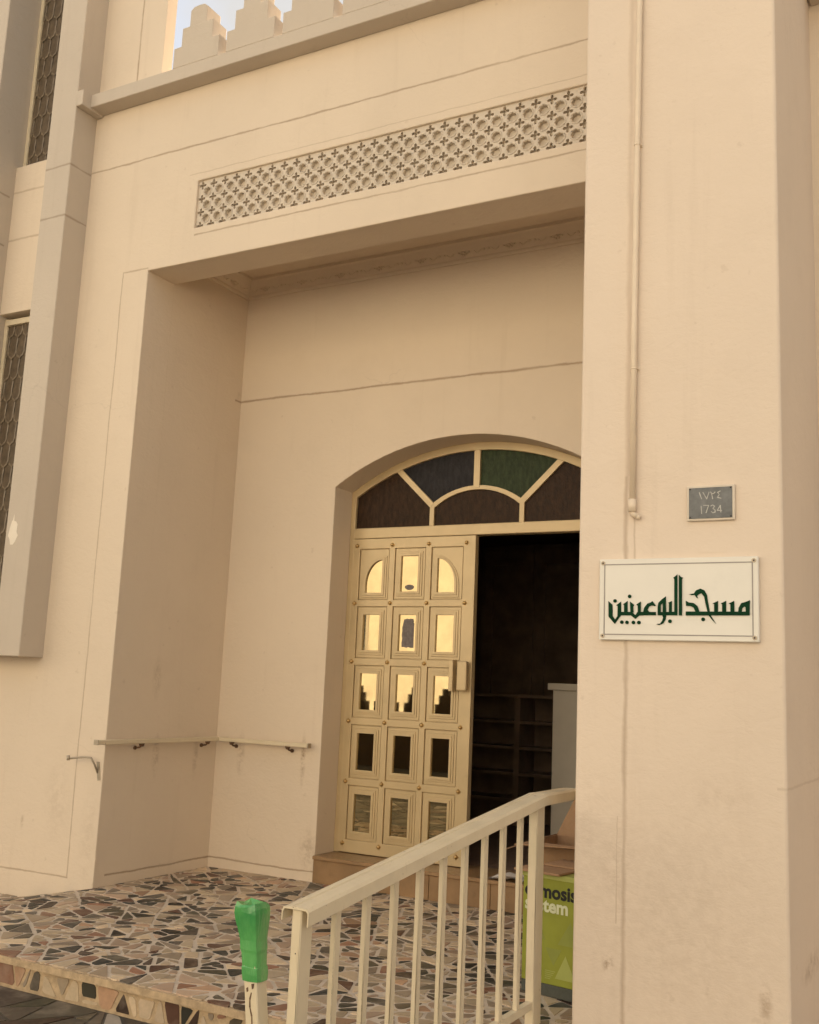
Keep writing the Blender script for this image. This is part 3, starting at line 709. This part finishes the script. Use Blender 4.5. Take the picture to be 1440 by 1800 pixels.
obj('paint_strip', b, 'pier', mosque, label='painted-over tape strip')
# conduit on the pier
t = thing('conduit_pipe', (-1.24, PY, .72), 'thin cream conduit pipe running up the pier', 'pipe')
b = B(); b.tube([(-1.2265, PY-.017, 6.0), (-1.2270, PY-.017, 3.0), (-1.2400, PY-.017, 1.6), (-1.2430, PY-.017, .80)], .0125, 14); obj('pipe', b, 'pipe', t)
b = B(); b.tube([(-1.2430, PY-.018, .800), (-1.2430, PY-.018, .748)], .0165, 14); b.tube([(-1.243, PY-.018, .752), (-1.238, PY-.018, .738), (-1.222, PY-.016, .728)], .0115, 12); b.ball((-1.220, PY-.015, .727), .012, sub=2); obj('end_elbow', b, 'pipe', t)
for z in (3.6, 2.35, 1.35):
    b = B(); xx = -1.227 if z > 3 else (-1.233 if z > 2 else -1.2405); b.box(xx-.020, xx+.020, PY-.006, PY-.0005, z-.006, z+.006, .001); b.tube([(xx-.014, PY-.004, z), (xx-.012, PY-.024, z), (xx, PY-.031, z), (xx+.012, PY-.024, z), (xx+.014, PY-.004, z)], .003, 6); obj('clip', b, 'pipe', t)

# ------------------------------------------------------------------ handrail fixed in the recess
hz = -.402
t = thing('wall_handrail', (XA+.06, BK-.06, -.42), 'cream corner handrail on brackets inside the entrance recess', 'handrail')
b = B(); b.box(XA+.042, XA+.078, 4.845, BK-.045, hz-.014, hz+.014, .003); b.box(XA+.042, XA+.078, 4.835, 4.843, hz-.016, hz+.016, .002, mi=1); obj('side_rail', b, ['paint', 'steel'], t)
b = B(); b.box(XA+.080, -4.050, BK-.080, BK-.044, hz-.014, hz+.014, .003); b.box(-4.048, -4.040, BK-.082, BK-.042, hz-.016, hz+.016, .002, mi=1); obj('back_rail', b, ['paint', 'steel'], t)
for (x, y, dx, dy) in ((XA, 5.24, 1, 0), (XA, 5.90, 1, 0), (-4.70, BK, 0, -1), (-4.22, BK, 0, -1)):
    b = B(); b.tube([(x+dx*.001, y+dy*.001, hz-.045), (x+dx*.010, y+dy*.010, hz-.045)], .013, 12)
    b.tube([(x+dx*.008, y+dy*.008, hz-.045), (x+dx*.045, y+dy*.045, hz-.040), (x+dx*.060, y+dy*.060, hz-.030), (x+dx*.060, y+dy*.060, hz-.013)], .0055, 8)
    b.tube([(x+dx*.060, y+dy*.060, hz-.014), (x+dx*.060, y+dy*.060, hz-.034)], [.020, .012], 10); obj('bracket', b, 'rust', t)
t = thing('broken_bracket', (-4.93, F, -.55), 'bent rusty bracket sticking out beside the recess corner', 'bracket')
b = B(); b.tube([(-4.925, F, -.60), (-4.93, F-.03, -.545), (-4.945, 4.93, -.505), (-4.99, 4.915, -.503), (-5.06, 4.905, -.512), (-5.108, 4.900, -.520)], .0062, 8)
b.tube([(-5.108, 4.900, -.530), (-5.110, 4.898, -.500)], .010, 8); obj('arm', b, 'steel', t)
b = B(); b.prism([(-4.940, F-.001, -.53), (-4.915, F-.001, -.53), (-4.895, F-.001, -.64), (-4.918, F-.001, -.645)], (0, -.004, 0)); obj('plate', b, 'steel', t)

# ------------------------------------------------------------------ railing of the terrace steps
RX = -1.643
t = thing('step_railing', (RX, 3.3, GZ), 'cream painted metal railing sloping up beside the terrace', 'railing')
ya, za, yb, zb = 2.421, -.617, 4.130, -.428
sl = (zb-za)/(yb-ya)
def sweep(prof, path):
    b = B(); rings = [[b.bm.verts.new((p[0]+u*nx_, p[1]+u*ny_, p[2]+v)) for u, v in prof] for p, nx_, ny_ in path]
    n = len(prof)
    for q, p in zip(rings, rings[1:]):
        for k in range(n): b.bm.faces.new([q[k], q[(k+1) % n], p[(k+1) % n], p[k]])
    b.bm.faces.new(rings[0]); b.bm.faces.new(list(reversed(rings[-1]))); return b
# pressed channel: open underneath, ridged on top
capp = [(-.043, -.002), (-.043, .022), (-.038, .032), (-.012, .036), (-.009, .032), (-.005, .032), (-.002, .036), (.036, .034), (.043, .026), (.043, -.010), (.040, -.012), (.040, .022), (.034, .029), (-.034, .029), (-.040, .020), (-.040, -.002)]
b = sweep(capp, [((RX, ya, za), 1, 0), ((RX, yb, zb), 1, 0)]); obj('handrail', b, 'paint', t)
b = sweep([(-.0165, -.022), (-.0165, .0285), (.0165, .0285), (.0165, -.022)], [((RX, ya+.035, za+.035*sl), 1, 0), ((RX, yb-.002, zb), 1, 0)]); obj('lower_rail', b, 'paint', t)
b = sweep([(u*.95, v) for u, v in capp], [((RX, yb+.004, zb-.001), 1, 0), ((RX, 4.47, zb-.001), 1, 0), ((-1.476, 4.50, zb+.001), 0, 1)])
obj('end_rail', b, 'paint', t)
def post(x0, x1, y0, y1, zt, zb_, nm):
    b = B(); b.prism([(x0, y0, zb_), (x1, y0, zb_), (x1, y1, zb_), (x0, y1, zb_)], (0, 0, 1.0))
    for v in b.bm.verts:
        if v.co.z > zb_+.5: v.co.z = zt + (v.co.y-ya)*sl
    bmesh.ops.bevel(b.bm, geom=[e for e in b.bm.edges if abs(e.verts[0].co.z-e.verts[1].co.z) > .3], offset=.003, segments=1, affect='EDGES')
    if nm == 'post' and y0 < 3: b.ball((x0+.018, y0+.0005, -.70), .0028, (1, .4, 1), mi=1, sub=1)
    obj(nm, b, ['paint', 'darkscrew'], t)
post(RX-.0155, RX+.0155, 2.430, 2.487, za+.025, GZ+.001, 'post')
post(RX-.0185, RX+.0185, 4.085, 4.165, za+.006, PZ+.001, 'post')
for i in range(9):
    y = 2.628+.1655*i
    post(RX-.0095, RX+.0095, y-.014, y+.014, za-.0215, (GZ if y < PE else PZ)+.0985, 'baluster')
low = [(-.013, 0), (-.013, .028), (.013, .028), (.013, 0)]
b = sweep(low, [((RX, 2.488, GZ+.07), 1, 0), ((RX, 3.55, GZ+.07), 1, 0)]); obj('bottom_rail', b, 'paint', t)
b = sweep(low, [((RX, 3.62, PZ+.07), 1, 0), ((RX, 4.084, PZ+.07), 1, 0)]); obj('bottom_rail', b, 'paint', t)
# stub post wrapped with green tape
t = thing('taped_post', (-1.72, 2.42, GZ), 'short cream metal post with its top wrapped in green tape', 'post')
gx, gy = -1.749, 2.42
b = B(); b.box(gx-.023, gx+.019, gy-.022, gy+.026, GZ, -.62, .003)
for v in b.bm.verts: v.co.x += -(v.co.z+.84)*.13
b.box(gx-.10, gx+.12, gy-.07, gy+.07, GZ+.0005, GZ+.008)
obj('post', b, ['paint'], t)
b = B(); rr = random.Random(4); rings = []
L = [(-.782, .0275), (-.765, .0285), (-.748, .0285), (-.746, .0268), (-.712, .0285), (-.704, .0305), (-.68, .0305), (-.655, .034), (-.63, .0385), (-.61, .041), (-.597, .0405), (-.587, .035), (-.595, .020), (-.612, .006)]
base8 = [(-1, -.92), (-.3, -1.02), (.4, -1.0), (.92, -.92), (1.02, -.3), (1.0, .5), (.9, .95), (0, 1.03), (-.9, .95), (-1.03, .2)]
for z, r in L:
    r = r+.0045; ring = []
    for k, (u, v) in enumerate(base8):
        j = rr.uniform(-.0009, .0009); jz = rr.uniform(-.001, .001) if r < .036 else rr.uniform(-.004, .004)
        ring.append(b.bm.verts.new((gx-.002-(z+.84)*.13+u*(r+j)*.80, gy+.002+v*(r+j)*.80, z+jz)))
    rings.append(ring)
for q, p in zip(rings, rings[1:]):
    for k in range(len(base8)): b.bm.faces.new([q[k], q[(k+1) % 10], p[(k+1) % 10], p[k]])
b.bm.faces.new(rings[-1])
obj('green_tape', b, 'tape', t)
t2 = t
b = B()
yy = gy-.0228
def crackz(pts, wd=.0035):
    for p, q in zip(pts, pts[1:]):
        bb = Vector((q[0]-p[0], 0, q[1]-p[1])); n = Vector((-bb.z, 0, bb.x)).normalized()*wd
        P0, P1 = Vector((p[0], yy, p[1])), Vector((q[0], yy, q[1])); b.prism([P0-n*.6, P1-n, P1+n, P0+n*.6], (0, .0003, 0))
crackz([(gx+.003-.005, -.808), (gx-.006, -.826), (gx-.004, -.845), (gx+.004, -.866), (gx+.008, -.90)], .0026)
b.prism([(gx-.020, yy, -.800), (gx-.014, yy, -.796), (gx-.012, yy, -.806), (gx-.017, yy, -.810)], (0, .0003, 0))
b.prism([(gx-.004, yy-.0001, -.787), (gx+.006, yy-.0001, -.784), (gx+.004, yy-.0001, -.797), (gx-.001, yy-.0001, -.800)], (0, .0003, 0))
obj('rust_crack', b, 'rust', t2, label='peeled rusty crack down the post')

# ------------------------------------------------------------------ boxes beside the pier
t = thing('lime_green_carton', (-1.70, 4.65, PZ), 'lime green printed cardboard carton standing on the terrace behind the railing', 'carton')
R = (math.radians(-9), -1.87, 4.55)
bx0, bx1, by0, by1, bz0, bz1 = -1.87, -1.50, 4.55, 4.83, PZ+.0035, -.775
def rbox(*a, bev=0, mi=0): 
    b = B(); b.box(*a, bev=bev, mi=mi, rot=R); return b
b = rbox(bx0, bx1, by0, by1, bz0+.05, bz1, bev=.003); b.box(bx0, bx1, by0, by1, bz0, bz0+.05, .002, 1, R)
obj('carton_body', b, ['lime', 'basegray'], t)
b = B(); b.box(bx0-.004, bx1+.004, by0-.004, by1+.004, bz1-.020, bz1+.002, .002, 1, R); b.box(bx0-.03, bx0+.20, by0-.035, by0+.16, bz1+.003, bz1+.013, .002, 0, R)
b.box(bx0+.03, bx1, by0+.12, by1+.03, bz1+.014, bz1+.022, .002, 0, R); obj('flap', b, ['card', 'limelt'], t)
def ptxt(s, x, z, size, mat, nm, bold=.0):
    cu = bpy.data.curves.new('t', 'FONT'); cu.body = s; cu.size = size; cu.extrude = .0004; cu.offset = bold; cu.resolution_u = 3
    o = bpy.data.objects.new('t', cu); COL.objects.link(o); dg = bpy.context.evaluated_depsgraph_get()
    bb = B(); q = bmesh.new(); me = o.evaluated_get(dg).to_mesh(); q.from_mesh(me); o.evaluated_get(dg).to_mesh_clear(); bpy.data.objects.remove(o); bpy.data.curves.remove(cu)
    for v in q.verts: v.co = Vector((x+v.co.x, by0-.0010-v.co.z, z+v.co.y))
    bmesh.ops.rotate(q, cent=(R[1], R[2], 0), matrix=Matrix.Rotation(R[0], 3, 'Z'), verts=q.verts)
    bb.join(q); obj(nm, bb, mat, t)
ptxt('osmosis', bx0+.010, -.873, .080, 'black', 'lettering', .0028)
ptxt('system', bx0+.012, -.932, .078, 'pale', 'lettering', .0025)
b = B()
def tri(b, p, y, mi): b.prism([(px_, y, pz_) for px_, pz_ in p], (0, -.0004, 0), mi)
q = B()
tri(q, [(bx0+.12, -1.08), (bx0+.20, -1.08), (bx0+.16, -1.15)], by0-.0006, 0)
tri(q, [(bx0+.17, -1.20), (bx0+.27, -1.20), (bx0+.22, -1.10)], by0-.0012, 1)
tri(q, [(bx0+.04, -1.05), (bx0+.12, -1.05), (bx0+.08, -.98)], by0-.0006, 0)
tri(q, [(bx0+.18, -1.06), (bx0+.30, -1.06), (bx0+.24, -.96)], by0-.0006, 0)
for k in range(5): q.prism([(bx0+.12, by0-.0006, -1.172-k*.008), (bx0+.17-k*.006, by0-.0006, -1.172-k*.008), (bx0+.17-k*.006, by0-.0006, -1.175-k*.008), (bx0+.12, by0-.0006, -1.175-k*.008)], (0, -.0004, 0), 1)
bmesh.ops.rotate(q.bm, cent=(R[1], R[2], 0), matrix=Matrix.Rotation(R[0], 3, 'Z'), verts=q.bm.verts)
obj('printed_pattern', q, ['limedk', 'limelt'], t)
t = thing('open_cardboard_box', (-1.70, 5.1, PZ), 'open brown cardboard box with raised flaps behind the lime green carton', 'cardboard box')
b = B(); X_0, X_1, Y_0, Y_1, Z_0, Z_1 = -2.00, -1.50, 4.93, 5.30, PZ+.0035, -.705
for a in ((X_0, X_1, Y_0, Y_0+.006), (X_0, X_1, Y_1-.006, Y_1), (X_0, X_0+.006, Y_0+.006, Y_1-.006), (X_1-.006, X_1, Y_0+.006, Y_1-.006)): b.box(*a, Z_0, Z_1)
b.box(X_0, X_1, Y_0, Y_1, Z_0, Z_0+.006); obj('box_body', b, 'card', t)
b = B(); b.prism([(X_0, Y_1, Z_1), (X_1, Y_1, Z_1), (X_1+.0, Y_1+.03, Z_1+.20), (X_0+.10, Y_1+.03, Z_1+.22)], (0, .005, 0)); obj('flap', b, 'card', t)
b = B(); b.prism([(X_0, Y_0, Z_1), (X_1, Y_0, Z_1), (X_1, Y_0-.12, Z_1+.02), (X_0-.02, Y_0-.14, Z_1+.0)], (0, 0, .005)); obj('flap', b, 'card', t)
b = B(); b.prism([(X_0, Y_0, Z_1), (X_0, Y_1, Z_1), (X_0-.10, Y_1, Z_1-.03), (X_0-.13, Y_0+.02, Z_1-.05)], (0, 0, .005)); obj('flap', b, 'cardin', t)
# crumpled wrapping on the step
t = thing('plastic_wrap', (-2.55, 6.03, -1.105), 'crumpled clear plastic wrap lying on the door step', 'plastic wrap')
b = B(); rr = random.Random(8); nx_, ny_ = 9, 5
vv = [[b.bm.verts.new((-2.72+.055*i+rr.uniform(-.008, .008), 6.05+.05*j+rr.uniform(-.008, .008), -1.105+rr.uniform(0, .03)*(1 if 0 < i < 8 else .3))) for j in range(ny_)] for i in range(nx_)]
for i in range(nx_-1):
    for j in range(ny_-1): b.bm.faces.new([vv[i][j], vv[i+1][j], vv[i+1][j+1], vv[i][j+1]])
b.keep = True
w_ = obj('wrap', b, 'plastic', t)

# ------------------------------------------------------------------ across the street (it lights the front and shows in the door glass)
t = thing('street_building', (-10, -10.5, GZ), 'sunlit yellow plastered building across the street, mirrored in the door glass', 'building')
b = B(); b.box(-40, 14, -14, -10, GZ, 7.5, .02); obj('wall', b, 'farwall', t)
for x in range(-38, 13, 5):
    for z in (4.6,):
        b = B(); b.box(x, x+1.3, -10.03, -9.97, z, z+1.6, .01); f_ = obj('window', b, 'trim', t)
        b = B(); b.box(x+.1, x+1.2, -9.975, -9.96, z+.1, z+1.5); obj('pane', b, 'glassdark', f_)
b = B(); b.box(-14.7, -13.62, -10.03, -9.97, .75, 2.25, .01); f_ = obj('window', b, 'trim', t)
b = B(); b.box(-14.62, -13.70, -9.975, -9.96, .83, 2.17); obj('pane', b, 'glassdark', f_)
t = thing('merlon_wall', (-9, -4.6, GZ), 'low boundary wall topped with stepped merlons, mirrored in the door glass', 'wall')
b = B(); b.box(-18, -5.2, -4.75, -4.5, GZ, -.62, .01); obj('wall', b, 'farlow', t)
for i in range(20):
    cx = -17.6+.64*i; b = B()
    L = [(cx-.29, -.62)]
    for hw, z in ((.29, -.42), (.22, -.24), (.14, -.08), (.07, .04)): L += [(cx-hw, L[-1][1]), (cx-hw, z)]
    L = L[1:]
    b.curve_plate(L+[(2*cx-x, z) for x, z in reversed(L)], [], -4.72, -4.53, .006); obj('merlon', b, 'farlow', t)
